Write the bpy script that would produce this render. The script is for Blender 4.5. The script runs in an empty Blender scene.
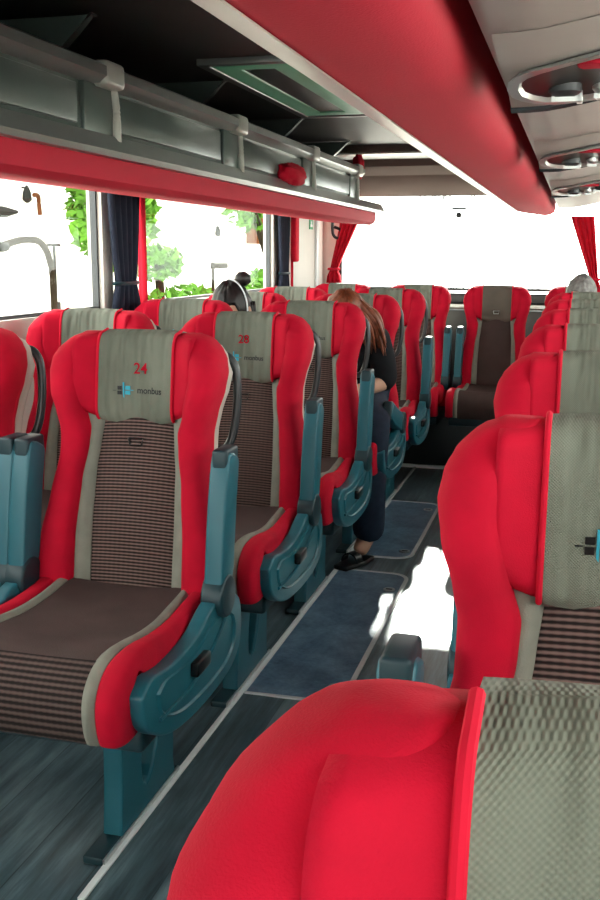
import bpy, bmesh, math, random
from mathutils import Vector, Matrix, noise
random.seed(7)
S = bpy.context.scene
COL = S.collection
PI = math.pi
R = math.radians

# ------------------------------------------------------------------ camera
cd = bpy.data.cameras.new('camera'); cam = bpy.data.objects.new('camera', cd); COL.objects.link(cam)
S.camera = cam
F_PX = 997.8
cd.sensor_fit = 'VERTICAL'; cd.sensor_height = 36.0; cd.lens = F_PX / 900 * 36.0
cd.clip_start = 0.02; cd.clip_end = 200
th, ps, ro = R(15.289), R(11.13), R(.259)
fw = Vector((-math.sin(th)*math.cos(ps), math.cos(th)*math.cos(ps), -math.sin(ps)))
rt = Vector((math.cos(th), math.sin(th), 0)); up = rt.cross(fw)
rt2 = rt*math.cos(ro) + up*math.sin(ro); up2 = -rt*math.sin(ro) + up*math.cos(ro)
M = Matrix((rt2, up2, -fw)).transposed().to_4x4(); M.translation = Vector((.431, 0, 1.228))
cam.matrix_world = M

# ------------------------------------------------------------------ world, sun, exposure
S.view_settings.view_transform = 'Standard'; S.view_settings.look = 'None'
S.view_settings.exposure = 0.2; S.view_settings.gamma = 1; S.view_settings.use_curve_mapping = False
S.cycles.use_denoising = True
S.cycles.max_bounces = 10; S.cycles.diffuse_bounces = 6; S.cycles.transparent_max_bounces = 16
S.cycles.sample_clamp_indirect = 6
w = bpy.data.worlds.new('overcast_sky'); S.world = w; w.use_nodes = True
w.node_tree.nodes['Background'].inputs[0].default_value = (1.0, .985, .96, 1)
w.node_tree.nodes['Background'].inputs[1].default_value = 7.5
sd = bpy.data.lights.new('sun', 'SUN'); sun = bpy.data.objects.new('sun', sd); COL.objects.link(sun)
sd.energy = 22.0; sd.angle = R(1.5); sd.color = (1, .97, .92)
sun.rotation_euler = Vector((.08, -1, -.445)).to_track_quat('-Z', 'Y').to_euler()

# ------------------------------------------------------------------ materials
def lin(c):
    return tuple(((v/255)/12.92 if v/255 <= .04045 else ((v/255+.055)/1.055)**2.4) for v in c)
class NT:
    def __init__(s, name):
        s.m = bpy.data.materials.new(name); s.m.use_nodes = True
        s.t = s.m.node_tree; s.n = s.t.nodes; s.l = s.t.links
        s.b = s.n['Principled BSDF']; s._c = None
    def add(s, t, **k):
        n = s.n.new(t)
        for a, v in k.items(): setattr(n, a, v)
        return n
    def coord(s):
        if not s._c: s._c = s.add('ShaderNodeTexCoord')
        return s._c.outputs['Object']
    def math(s, op, a, b=None, c=None):
        n = s.add('ShaderNodeMath', operation=op)
        for i, v in enumerate((a, b, c)):
            if v is None: continue
            if isinstance(v, (int, float)): n.inputs[i].default_value = v
            else: s.l.new(v, n.inputs[i])
        return n.outputs[0]
    def comb(s, v):
        n = s.add('ShaderNodeCombineXYZ'); s.l.new(v, n.inputs[0]); n.inputs[1].default_value = .37; return n.outputs[0]
    def xyz(s):
        n = s.add('ShaderNodeSeparateXYZ'); s.l.new(s.coord(), n.inputs[0]); return n.outputs
    def noise(s, scale, detail=3, vec=None, rough=.5):
        n = s.add('ShaderNodeTexNoise'); n.inputs['Scale'].default_value = scale
        n.inputs['Detail'].default_value = detail; n.inputs['Roughness'].default_value = rough
        s.l.new(vec or s.coord(), n.inputs['Vector']); return n.outputs['Fac']
    def ramp(s, f, stops):
        n = s.add('ShaderNodeValToRGB'); e = n.color_ramp.elements
        while len(e) < len(stops): e.new(.5)
        for i, (p, c) in enumerate(stops): e[i].position = p; e[i].color = (*c, 1)
        s.l.new(f, n.inputs[0]); return n.outputs[0]
    def bump(s, h, st=.3, d=.01):
        n = s.add('ShaderNodeBump'); n.inputs['Strength'].default_value = st; n.inputs['Distance'].default_value = d
        s.l.new(h, n.inputs['Height']); s.l.new(n.outputs[0], s.b.inputs['Normal'])
    def color(s, c): s.l.new(c, s.b.inputs['Base Color'])
    def set(s, **k):
        for a, v in k.items():
            s.b.inputs[a.replace('_', ' ')].default_value = v
def simple(name, rgb, rough=.5, var=.12, sc=20, metal=0, bump=0, bsc=200, sheen=0, spec=.5):
    m = NT(name); c = lin(rgb)
    f = m.noise(sc, 3)
    m.color(m.ramp(f, [(.3, tuple(v*(1-var) for v in c)), (.7, tuple(min(1, v*(1+var)) for v in c))]))
    m.set(Roughness=rough, Metallic=metal, Sheen_Weight=sheen, Specular_IOR_Level=spec)
    if sheen: m.b.inputs['Sheen Tint'].default_value = (*tuple(min(1, v*1.3+.05) for v in c), 1)
    if bump: m.bump(m.noise(bsc, 2), bump, .002)
    return m.m
RED = simple('red_velour', (182, 5, 40), .85, .12, 14, bump=.25, bsc=700, sheen=.15, spec=.2)
REDP = simple('red_piping', (196, 14, 46), .8, .05, 30, sheen=.3, spec=.2)
TRIM = simple('grey_trim_fabric', (132, 132, 122), .9, .08, 30, bump=.4, bsc=500, spec=.2)
TEAL = simple('teal_plastic', (27, 94, 108), .42, .06, 8)
TEALD = simple('dark_teal_plastic', (22, 52, 60), .45, .06, 8)
SHELL = simple('beige_grey_plastic', (176, 168, 156), .5, .04, 8)
DARK = simple('dark_grey_plastic', (40, 44, 48), .35, .08, 10)
BLACK = simple('black_plastic', (14, 15, 17), .3, .05, 10)
CHROME = simple('satin_metal', (200, 205, 205), .3, .04, 10, metal=.9)
def rib_mat(name='ribbed_brown_fabric', pitch=.0082, c0=(38, 30, 30), c1=(122, 100, 95)):
    m = NT(name); x = m.xyz()
    s = m.math('MULTIPLY_ADD', x[1], .6, x[2])
    wv = m.math('SINE', m.math('MULTIPLY', s, 2*PI/pitch))
    wx = m.math('SINE', m.math('MULTIPLY', x[0], 2*PI/.012))
    k = m.math('ADD', m.math('MULTIPLY', wv, .40), m.math('MULTIPLY_ADD', wx, .05, .45))
    m.color(m.ramp(k, [(.2, lin(c0)), (.8, lin(c1))]))
    m.bump(k, .5, .003); m.set(Roughness=.9, Specular_IOR_Level=.2); return m.m
RIB = rib_mat()
PLAIN = simple('brown_seat_fabric', (74, 60, 58), .85, .14, 9, bump=.5, bsc=400, spec=.25)
FRONTRIB = rib_mat('shaded_ribbed_fabric', .013, (36, 29, 28), (92, 76, 72))  # wider ribs; the shade on the cushion front is put into darker colours
def cover_mat():
    m = NT('grey_headrest_cloth'); x = m.xyz()
    c = lin((112, 116, 104))
    dx = m.math('SINE', m.math('MULTIPLY', x[0], 2*PI/.0032)); dz = m.math('SINE', m.math('MULTIPLY', x[2], 2*PI/.0032))
    d = m.math('MULTIPLY', dx, dz)
    n = m.noise(9, 3)
    k = m.math('ADD', m.math('MULTIPLY', d, .15), n)
    m.color(m.ramp(k, [(.25, tuple(v*.72 for v in c)), (.75, tuple(v*1.18 for v in c))]))
    st = m.add('ShaderNodeMapping'); m.l.new(m.coord(), st.inputs[0]); st.inputs['Scale'].default_value = (26, 4, 5)
    fold = m.noise(1, 2, st.outputs[0])
    h = m.math('ADD', m.math('MULTIPLY', fold, 4.5), m.math('MULTIPLY', d, .05))
    m.bump(h, .6, .012); m.set(Roughness=.85, Specular_IOR_Level=.25); return m.m
COVER = cover_mat()
def floor_mat():
    m = NT('dark_plank_vinyl'); x = m.xyz()
    mp = m.add('ShaderNodeMapping'); m.l.new(m.coord(), mp.inputs[0]); mp.inputs['Scale'].default_value = (14, 1.2, 1)
    g = m.noise(2.2, 6, mp.outputs[0], .65); g2 = m.noise(2.0, 3)
    c = m.math('ADD', m.math('MULTIPLY', g, .7), m.math('MULTIPLY', g2, .3))
    px = m.math('FRACT', m.math('MULTIPLY', x[0], 1/.15))
    seam = m.math('LESS_THAN', px, .02)
    c = m.math('SUBTRACT', m.math('ADD', c, m.math('MULTIPLY', m.math('SUBTRACT', m.noise(1, 0, m.comb(m.math('FLOOR', m.math('MULTIPLY', x[0], 1/.15)))), .5), .25)), m.math('MULTIPLY', seam, .12))
    m.color(m.ramp(c, [(.33, lin((44, 60, 66))), (.5, lin((84, 106, 114))), (.68, lin((130, 156, 164)))]))
    m.set(Specular_IOR_Level=.5)
    m.l.new(m.math('MULTIPLY_ADD', g, .25, .22), m.b.inputs['Roughness'])
    m.bump(g, .15, .004); return m.m
FLOOR = floor_mat()
def hatch_mat():
    m = NT('blue_grey_hatch_vinyl')
    g = m.noise(6, 6, None, .7); g2 = m.noise(90, 2)
    c = m.math('ADD', m.math('MULTIPLY', g, .8), m.math('MULTIPLY', g2, .2))
    m.color(m.ramp(c, [(.35, lin((66, 96, 122))), (.65, lin((128, 162, 188)))]))
    m.set(Roughness=.35); m.bump(g2, .2, .002); return m.m
HATCH = hatch_mat()
WHITE = simple('white_strip', (236, 243, 245), .25, .02, 10)
WALLM = simple('pale_wall_lining', (206, 200, 192), .6, .03, 8)
BEIGE = simple('warm_grey_ceiling_plastic', (98, 86, 82), .9, .05, 5, spec=.05)
CEILD = simple('backlit_ceiling_lining', (52, 54, 54), .5, .12, 6)  # dark base colour carries the shade of the backlit ceiling
RACKG = simple('grey_rack_metal', (122, 128, 126), .28, .06, 6, metal=.35)
RACKD = simple('dark_rack_panel', (88, 102, 98), .3, .14, 5, metal=.25)
RACKIN = simple('black_rack_lining', (34, 35, 37), .45, .2, 7)
CLIP = simple('pale_grey_clip', (186, 188, 182), .35, .03, 10)
PSU = simple('silver_service_panel', (170, 164, 160), .5, .05, 6)
CURT = simple('navy_curtain', (34, 38, 52), .85, .15, 20, spec=.2)
CURTR = simple('red_curtain', (205, 24, 48), .85, .1, 20, spec=.2)
REDL = simple('red_rack_lining', (176, 14, 44), .75, .05, 4, bump=.3, bsc=300, sheen=.2, spec=.3)
MINT = simple('mint_hatch_frame', (150, 222, 190), .4, .05, 6)
_t = MINT.node_tree; _tl = _t.nodes.new('ShaderNodeBsdfTranslucent'); _tl.inputs[0].default_value = (*lin((150, 190, 172)), 1)
_mx = _t.nodes.new('ShaderNodeMixShader'); _mx.inputs[0].default_value = .13
_t.links.new(_t.nodes['Principled BSDF'].outputs[0], _mx.inputs[1]); _t.links.new(_tl.outputs[0], _mx.inputs[2])
_t.links.new(_mx.outputs[0], _t.nodes['Material Output'].inputs[0])
SKIN = simple('skin', (205, 160, 135), .55, .05, 12)
HAIRB = simple('black_hair', (28, 22, 22), .45, .3, 60)
HAIRR = simple('auburn_hair', (120, 62, 38), .45, .35, 60)
HAIRG = simple('grey_hair', (120, 118, 116), .6, .35, 60)
SHIRTB = simple('black_shirt', (26, 27, 31), .9, .1, 20, spec=.2)
SHIRTL = simple('light_blue_shirt', (120, 165, 195), .85, .1, 20, spec=.2)
JEANS = simple('navy_trousers', (40, 50, 66), .9, .15, 30, spec=.2)
PLASTER = simple('pale_plaster', (238, 234, 226), .9, .03, 2)  # the wall's own pale colour
STONE = simple('terracotta', (84, 50, 30), .9, .2, 4, spec=.05)
IRON = simple('dark_iron', (34, 34, 32), .7, .1, 6, spec=.05)
BARK = simple('bark', (34, 28, 20), .9, .2, 6, spec=.05)
LEAF = simple('leaf_green', (70, 110, 34), .8, .35, 3, spec=.1)
PAVE = simple('pale_paving', (214, 208, 198), .9, .05, 2)
GREEN = simple('green_sign', (60, 150, 100), .5, .02, 5)
TEALM = simple('turquoise_print', (40, 160, 185), .6, .02, 5)
LIP = simple('pale_silver_lip', (215, 212, 208), .3, .04, 8)
def glass_mat():
    m = bpy.data.materials.new('window_glass'); m.use_nodes = True; t = m.node_tree
    t.nodes.remove(t.nodes['Principled BSDF'])
    tr = t.nodes.new('ShaderNodeBsdfTransparent'); tr.inputs[0].default_value = (.93, .96, .94, 1)
    gl = t.nodes.new('ShaderNodeBsdfGlossy'); gl.inputs['Roughness'].default_value = .02
    mx = t.nodes.new('ShaderNodeMixShader')
    mx.inputs[0].default_value = .03
    t.links.new(tr.outputs[0], mx.inputs[1]); t.links.new(gl.outputs[0], mx.inputs[2])
    t.links.new(mx.outputs[0], t.nodes['Material Output'].inputs[0]); return m
GLASS = glass_mat()

# ------------------------------------------------------------------ helpers
class MB:
    def __init__(s): s.v = []; s.f = []; s.mi = []
    def grid(s, rows, closed_u=False, caps=False, flip=False, mi=0):
        b = len(s.v); n = len(rows[0]); m = len(rows)
        for r in rows: s.v += [tuple(p) for p in r]
        for j in range(m-1):
            for i in range(n if closed_u else n-1):
                a, c = b+j*n+i, b+j*n+(i+1) % n
                q = (a, c, c+n, a+n); s.f.append(q[::-1] if flip else q); s.mi.append(mi)
        if caps:
            s.f.append(tuple(range(b, b+n))[::-1]); s.f.append(tuple(range(b+(m-1)*n, b+m*n))); s.mi += [mi, mi]
        return s
    def box(s, x0, x1, y0, y1, z0, z1, mi=0):
        b = len(s.v)
        s.v += [(x, y, z) for z in (z0, z1) for y in (y0, y1) for x in (x0, x1)]
        for q in ((0, 2, 3, 1), (4, 5, 7, 6), (0, 1, 5, 4), (2, 6, 7, 3), (0, 4, 6, 2), (1, 3, 7, 5)):
            s.f.append(tuple(b+i for i in q)); s.mi.append(mi)
        return s
    def tube(s, pts, r, n=12, flat=1.0, mi=0, ref=(0, 0, 1)):
        pts = [Vector(p) for p in pts]; rows = []
        for i, p in enumerate(pts):
            d = (pts[min(i+1, len(pts)-1)] - pts[max(i-1, 0)]).normalized()
            a = d.cross(Vector(ref))
            if a.length < .05: a = d.cross(Vector((1, 0, 0)))
            a.normalize(); b = d.cross(a)
            rr = r[i] if isinstance(r, (list, tuple)) else r
            rows.append([p + a*math.cos(t)*rr + b*math.sin(t)*rr*flat for t in [2*PI*k/n for k in range(n)]])
        return s.grid(rows, True, True, mi=mi)
    def prism(s, pts, fn, mi=0):
        """pts: 2D outline, fn(p, k) -> 3D for k in 0, 1"""
        return s.grid([[fn(p, 0) for p in pts], [fn(p, 1) for p in pts]], True, True, mi=mi)
    def ellip(s, c, r, n=20, m=12, fn=None, mi=0):
        rows = []
        for j in range(m+1):
            ph = -PI/2 + PI*j/m; rw = []
            for i in range(n):
                t = 2*PI*i/n
                d = Vector((math.cos(ph)*math.cos(t), math.cos(ph)*math.sin(t), math.sin(ph)))
                k = fn(d) if fn else 1
                rw.append((c[0]+d.x*r[0]*k, c[1]+d.y*r[1]*k, c[2]+d.z*r[2]*k))
            rows.append(rw)
        return s.grid(rows, True, mi=mi)
    def build(s, name, mat, parent=None, bevel=0, smooth=True, subs=0, loc=None, norm=True, seg=3):
        me = bpy.data.meshes.new(name)
        me.from_pydata(s.v, [], s.f); me.validate()
        for m in (mat if isinstance(mat, (list, tuple)) else [mat]): me.materials.append(m)
        if len(me.polygons) == len(s.mi):
            me.polygons.foreach_set('material_index', s.mi)
        bm = bmesh.new(); bm.from_mesh(me)
        bmesh.ops.remove_doubles(bm, verts=bm.verts, dist=1e-6)
        if norm: bmesh.ops.recalc_face_normals(bm, faces=bm.faces)
        if bevel:
            es = [e for e in bm.edges if len(e.link_faces) == 2 and e.calc_face_angle(0) > R(30)]
            if es: bmesh.ops.bevel(bm, geom=es, offset=bevel, segments=seg, profile=.5, affect='EDGES', clamp_overlap=True)
        if loc:
            for v in bm.verts: v.co -= Vector(loc)
        bm.to_mesh(me); bm.free()
        if smooth:
            me.polygons.foreach_set('use_smooth', [True]*len(me.polygons))
            if smooth != 'all':
                me.set_sharp_from_angle(angle=R(40))
        o = bpy.data.objects.new(name, me); COL.objects.link(o)
        if parent: o.parent = parent
        if loc: o.location = loc
        if subs:
            md = o.modifiers.new('s', 'SUBSURF'); md.levels = subs; md.render_levels = subs
        return o
def tag(o, label=None, cat=None, group=None, kind=None):
    if label: o['label'] = label
    if cat: o['category'] = cat
    if group: o['group'] = group
    if kind: o['kind'] = kind
    return o
def empty(name, loc=(0, 0, 0), label=None, cat=None, group=None, kind=None):
    o = bpy.data.objects.new(name, None); COL.objects.link(o); o.location = loc; o.empty_display_size = .1
    return tag(o, label, cat, group, kind)
def kids(o): return [c for c in bpy.data.objects if c.parent == o]
def copy_tree(o, parent=None):
    c = o.copy(); COL.objects.link(c); c.parent = parent
    for ch in kids(o): copy_tree(ch, c)
    return c
def struct(o): o['kind'] = 'structure'; return o
def interp(tab, z):
    if z <= tab[0][0]: return tab[0][1]
    for (a, u), (b, v) in zip(tab, tab[1:]):
        if z <= b:
            t = (z-a)/(b-a); t = t*t*(3-2*t)*.5 + t*.5
            return u + (v-u)*t
    return tab[-1][1]
def spline(pts, n=8):
    P = [Vector(p) for p in pts]; out = []
    for i in range(len(P)-1):
        p0, p1, p2, p3 = P[max(i-1, 0)], P[i], P[i+1], P[min(i+2, len(P)-1)]
        for k in range(n):
            t = k/n
            out.append(.5*((2*p1)+(-p0+p2)*t+(2*p0-5*p1+4*p2-p3)*t*t+(-p0+3*p1-3*p2+p3)*t**3))
    out.append(P[-1]); return out
def text_mesh(txt, size, name, mat, parent, fn):
    cu = bpy.data.curves.new(name, 'FONT'); cu.body = txt; cu.size = size; cu.align_x = 'CENTER'; cu.align_y = 'CENTER'
    cu.extrude = .0005; cu.offset = .0004
    o = bpy.data.objects.new(name, cu); COL.objects.link(o)
    dg = bpy.context.evaluated_depsgraph_get()
    me = bpy.data.meshes.new_from_object(o.evaluated_get(dg)); bpy.data.objects.remove(o)
    me.materials.clear(); me.materials.append(mat)
    for v in me.vertices: v.co = fn(v.co)
    o = bpy.data.objects.new(name, me); COL.objects.link(o); o.parent = parent; return o

# ------------------------------------------------------------------ the coach body
Y0, Y1 = -2.6, 6.7
XW = 1.27
struct(MB().box(-XW-.05, XW+.05, Y0, Y1, -.05, 0).build('floor', FLOOR, smooth=False))
# ceiling, with an opening over the roof hatch
HX0, HX1, HY0, HY1 = -.68, -.43, 3.02, 4.15
ZC = 1.80
m = MB()
m.box(-XW, HX0, Y0, 5.9, ZC, ZC+.05).box(HX1, XW, Y0, 5.9, ZC, ZC+.05)
m.box(HX0, HX1, Y0, HY0, ZC, ZC+.05).box(HX0, HX1, HY1, 5.9, ZC, ZC+.05)
struct(m.build('ceiling', CEILD, smooth=False))
# side walls : sill band, top band, pillars
def side_wall(sx, name):
    m = MB()
    def b(x0, x1, *a): m.box(min(sx*x0, sx*x1), max(sx*x0, sx*x1), *a)
    b(XW, XW+.06, Y0, Y1, 0, 1.02)
    b(XW, XW+.06, Y0, Y1, 1.62, ZC+.05)
    for y0, y1 in ((Y0, -2.4), (-.35, -.15), (1.45, 1.65), (3.44, 3.52), (5.62, Y1)):
        b(XW, XW+.06, y0, y1, 1.02, 1.62)
    return struct(m.build(name, WALLM, smooth=False))
side_wall(-1, 'wall_left'); side_wall(1, 'wall_right')
k = 1
for sx in (-1, 1):
    for y0, y1 in ((-2.4, -.35), (-.15, 1.45), (1.65, 3.44), (3.52, 5.62)):
        w_ = struct(empty('window_%d' % k, (sx*(XW+.03), (y0+y1)/2, 1.02))); k += 1
        h = (y1-y0)/2
        MB().box(-.004, .004, -h, h, 0, .60).build('pane', GLASS, w_, smooth=False)
        g = MB(); t = .012
        g.box(-.012, .012, -h, -h+t, 0, .6).box(-.012, .012, h-t, h, 0, .6).box(-.012, .012, -h, h, 0, t).box(-.012, .012, -h, h, .6-t, .6)
        g.build('window_frame', DARK, w_, smooth=False)
# rear wall and rear window
m = MB(); m.box(-XW, XW, Y1-.06, Y1, 0, 1.0).box(-XW, XW, Y1-.06, Y1, 1.60, ZC+.1)
m.box(-XW, -1.12, Y1-.06, Y1, 1.0, 1.60).box(1.12, XW, Y1-.06, Y1, 1.0, 1.6)
struct(m.build('wall_rear', WALLM, smooth=False))
w_ = struct(empty('window_9', (0, Y1-.03, 1.0)))
MB().box(-1.12, 1.12, -.004, .004, 0, .60).build('pane', GLASS, w_, smooth=False)
g = MB(); g.box(-1.12, 1.12, -.025, .02, 0, .015).box(-1.12, -1.10, -.025, .02, 0, .6).box(1.10, 1.12, -.025, .02, 0, .6)
g.build('window_frame', DARK, w_, smooth=False)
# front bulkhead with the windscreen
m = MB(); m.box(-XW, XW, Y0-.06, Y0, 0, .75).box(-XW, XW, Y0-.06, Y0, 1.66, ZC+.05)
struct(m.build('wall_front', WALLM, smooth=False))
w_ = struct(empty('window_10', (0, Y0-.03, .75)))
MB().box(-XW, XW, -.004, .004, 0, .91).build('pane', GLASS, w_, smooth=False)
# parcel shelf behind the rear seats and heel board beneath them
struct(MB().box(-XW+.002, XW-.002, 6.30, 6.64, .93, .995).build('trim_1', DARK, bevel=.01))
struct(MB().box(-XW+.002, XW-.002, 6.10, 6.30, .30, .90).box(-XW+.002, XW-.002, 5.72, 6.4, 0, .295).build('trim_2', DARK, bevel=.008))
struct(MB().box(-XW+.002, XW-.002, 5.70, 5.718, .0, .018).build('trim_3', WHITE))
struct(MB().box(-XW+.002, XW-.002, 6.285, 6.299, .905, .925).build('trim_4', CHROME))
# rear ceiling bulkhead: stepped warm grey panels coming down to the window head
prof = [(5.45, 1.80), (5.47, 1.765), (5.80, 1.77), (5.82, 1.785), (6.0, 1.775), (6.02, 1.735), (6.36, 1.71), (6.38, 1.69), (6.60, 1.595), (6.66, 1.60), (6.66, 1.90), (5.45, 1.85)]
struct(MB().prism(prof, lambda p, k: ((-1.24, 1.24)[k], p[0], p[1])).build('trim_5', BEIGE, bevel=.004))
# two flush light strips let into that bulkhead
for i, (y0, y1, z) in enumerate(((5.52, 5.74, 1.766), (5.86, 5.96, 1.779))):
    l = MB().box(-1.0, -.25, y0, y1, z-.006, z+.012).build('light_strip', WHITE, bevel=.003)
    tag(l, ('wide white strip set in the rear ceiling panel, nearer of two', 'narrow white strip set in the rear ceiling panel, behind the wider one')[i], 'ceiling strip')
# small marks above the rear window
t = empty('window_sensor', (-.325, 6.60, 1.455), 'small dark round sensor with a bar above it on the rear window', 'sensor')
MB().box(-.045, .045, -.004, .004, .056, .069).build('bar', DARK, t)
m = MB(); m.tube([(0, -.01, .02), (0, .006, .02)], .018, 20); m.build('sensor_disc', DARK, t)
t = empty('defroster_tabs', (-.4, 6.60, 1.595), 'row of tiny dark tabs along the top edge of the rear window', 'window tabs')
for i, x in enumerate((-.58, -.55, -.50, -.485, -.46, -.43, -.42, -.39, -.25, -.235)):
    MB().box(x+.4, x+.408, -.004, .004, -.022-.006*(i % 3 == 1), .0).build('tab', DARK, t, smooth=False)

# seat rails on the floor
def rail(x, label):
    o = MB().box(x-.005, x+.010, 1.55, 5.70, 0, .006).build('seat_rail', WHITE, bevel=.001)
    return tag(o, label, 'floor rail')
rail(-.43, 'thin white floor rail along the left seat pedestals')
o = MB().box(.425, .437, -.2, 5.7, 0, .006).build('seat_rail', WHITE, bevel=.001)
tag(o, 'thin white floor rail under the right row of seats', 'floor rail')

# floor hatches
def hatch(x0, x1, y0, y1, label, latches, strip_left=False):
    t = empty('floor_hatch', ((x0+x1)/2, (y0+y1)/2, 0), label, 'floor hatch', 'floor hatches in the aisle')
    cx, cy = (x0+x1)/2, (y0+y1)/2; hx, hy = (x1-x0)/2, (y1-y0)/2; r = .07
    def loop(o):
        P = []
        for (sx, sy, a0, rr) in ((1, -1, -90, r), (1, 1, 0, r), (-1, 1, 90, .004), (-1, -1, 180, .004)):
            for k in range(9):
                a = R(a0 + 90*k/8); rr_ = max(rr+o, .001)
                P.append((sx*(hx-rr) + math.cos(a)*rr_, sy*(hy-rr) + math.sin(a)*rr_))
        return P
    inn, out = loop(-.010), loop(.005)
    MB().prism(loop(-.011), lambda p, k: (p[0], p[1], .0005+.003*k)).build('panel', HATCH, t, smooth=False)
    m = MB(); rows = [[(p[0], p[1], .0003) for p in out], [(p[0], p[1], .005) for p in out], [(p[0], p[1], .005) for p in inn], [(p[0], p[1], .0003) for p in inn]]
    m.grid(rows, True); m.build('edge_strip', WHITE, t)
    for (lx, ly) in latches:
        l = MB().tube([(lx-cx, ly-cy, .0035), (lx-cx, ly-cy, .007)], .022, 20).build('latch', CHROME, t)
        MB().box(lx-cx-.012, lx-cx+.012, ly-cy-.004, ly-cy+.004, .007, .0085).build('latch_key_slot', DARK, l)
hatch(-.418, -.135, 2.52, 3.70, 'long blue-grey floor hatch with white outline, nearer one in the aisle', [(-.175, 2.62), (-.18, 3.50)])
hatch(-.418, -.165, 3.90, 4.86, 'blue-grey floor hatch with white outline, farther one towards the rear bench', [(-.205, 4.0), (-.21, 4.72)])

# ------------------------------------------------------------------ left luggage rack
rk = empty('luggage_rack', (-.70, 3.6, 1.40), 'open grey luggage rack with red lower band above the left windows', 'luggage rack')
def L(v): return (v[0]+.70, v[1]-3.6, v[2]-1.40)
RY0, RY1 = -.5, 5.9
def sweep(prof, y0, y1, name, mat, par, off, bevel=0, n=2, fn=None):
    rows = []
    for j in range(n):
        y = y0 + (y1-y0)*j/(n-1)
        rows.append([(p[0]-off[0], y-off[1], p[1]-off[2]) for p in (fn(prof, y) if fn else prof)])
    m = MB(); m.grid(rows, True, True); return m.build(name, mat, par, bevel=bevel)
O = (-.70, 3.6, 1.40)
sweep([(-.70, 1.457), (-.698, 1.43), (-.705, 1.405), (-.73, 1.39), (-.95, 1.405), (-.95, 1.42), (-.73, 1.41), (-.715, 1.457)], RY0, RY1-.15, 'red_band', REDL, rk, O)
sweep([(-.68, 1.458), (-.675, 1.472), (-.685, 1.492), (-.70, 1.512), (-.73, 1.512), (-.73, 1.458)], RY0, RY1, 'lower_rail', RACKG, rk, O)
sweep([(-.69, 1.625), (-.672, 1.64), (-.672, 1.662), (-.69, 1.672), (-.73, 1.672), (-.735, 1.625)], RY0, RY1-.6, 'upper_rail', RACKG, rk, O)
sweep([(-.715, 1.51), (-.72, 1.63), (-.728, 1.63), (-.725, 1.51)], RY0, RY1-.6, 'front_panel', RACKD, rk, O)
sweep([(-.73, 1.46), (-1.262, 1.52), (-1.262, 1.545), (-.73, 1.49)], RY0, RY1, 'shelf', RACKIN, rk, O)
sweep([(-1.262, 1.545), (-1.262, 1.795), (-1.24, 1.795), (-1.235, 1.56)], RY0, RY1, 'back_lining', RACKIN, rk, O)
for yy in (-.3, .45, 1.42, 2.33, 3.30, 4.29, 5.20):
    # clip on the rail with a pale upright below and a dark rib above
    c = MB().box(-.012, .032, yy-3.6-.05, yy-3.6+.05, .218, .279).build('rail_clip', CLIP, rk, bevel=.012)
    MB().tube(spline([(-.006, yy-3.6+.055, .222), (-.003, yy-3.6+.06, .17), (0, yy-3.6+.055, .10)], 6), .012, 10).build('upright', CLIP, rk)
    MB().box(-.022, -.006, yy-3.6-.10, yy-3.6+.06, .11, .225).build('divider', RACKD, rk, bevel=.003)
    rows = []
    for kk in range(11):
        a = kk/10
        x = -.53 + .49*a; zt = .395
        zb = .17 + .235*(a**2.2)
        rows.append([(x, yy-3.6+.02, zb), (x, yy-3.6+.05, zb), (x, yy-3.6+.05, zt), (x, yy-3.6+.02, zt)])
    MB().grid(rows, True, True).build('rib', RACKD, rk)
# inner panels of the front fascia: raised frame lines
for y0, y1 in ((.52, 1.30), (1.50, 2.2), (2.42, 3.18), (3.4, 4.17), (4.38, 5.1)):
    m = MB().box(-.016, -.009, y0-3.6, y1-3.6, .125, .215)
    m.build('inset_panel', RACKG if False else RACKD, rk, bevel=.003)

# things lying in the rack
def cloth_lump(name, c, r, mat, label, cat, seed):
    m = MB(); m.ellip((0, 0, 0), r, 36, 20, lambda d: 1+.28*noise.noise(Vector((d.x*2.2+seed, d.y*2.2, d.z*2.2)))+.12*noise.noise(d*6))
    o = m.build(name, mat, smooth='all'); o.location = c; tag(o, label, cat); return o
cloth_lump('red_bag', (-.70, 3.98, 1.535), (.045, .16, .045), RED, 'crumpled red cloth bag lying on the left rack rail', 'bag', 3)
cloth_lump('red_cloth', (-.76, 5.55, 1.70), (.03, .05, .07), RED, 'small red cloth hanging at the rear end of the left rack', 'cloth', 8)

# roof hatch
rh = empty('roof_hatch', ((HX0+HX1)/2, (HY0+HY1)/2, ZC), 'mint-green framed roof hatch in the dark ceiling above the left rack', 'roof hatch')
def ring(x0, x1, y0, y1, t, z0, z1, name, mat, par, bv=.004):
    o = ((HX0+HX1)/2, (HY0+HY1)/2, ZC)
    a = [(x0, y0), (x1, y0), (x1, y1), (x0, y1)]; b = [(x0+t, y0+t), (x1-t, y0+t), (x1-t, y1-t), (x0+t, y1-t)]
    rows = [[(p[0]-o[0], p[1]-o[1], z-o[2]) for p in L_] for L_, z in ((a, z0), (b, z0), (b, z1), (a, z1), (a, z0))]
    return MB().grid(rows, True).build(name, mat, par, bevel=bv)
ring(HX0-.03, HX1+.03, HY0-.05, HY1+.05, .03, ZC-.02, ZC+.004, 'outer_frame', RACKG, rh)
ring(HX0, HX1, HY0, HY1, .072, ZC-.016, ZC+.002, 'mint_frame', MINT, rh)
MB().box(HX0+.068-(HX0+HX1)/2, HX1-.068-(HX0+HX1)/2, -(HY1-HY0)/2+.068, (HY1-HY0)/2-.068, -.010, .012).build('dark_cover', BLACK, rh)

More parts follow.
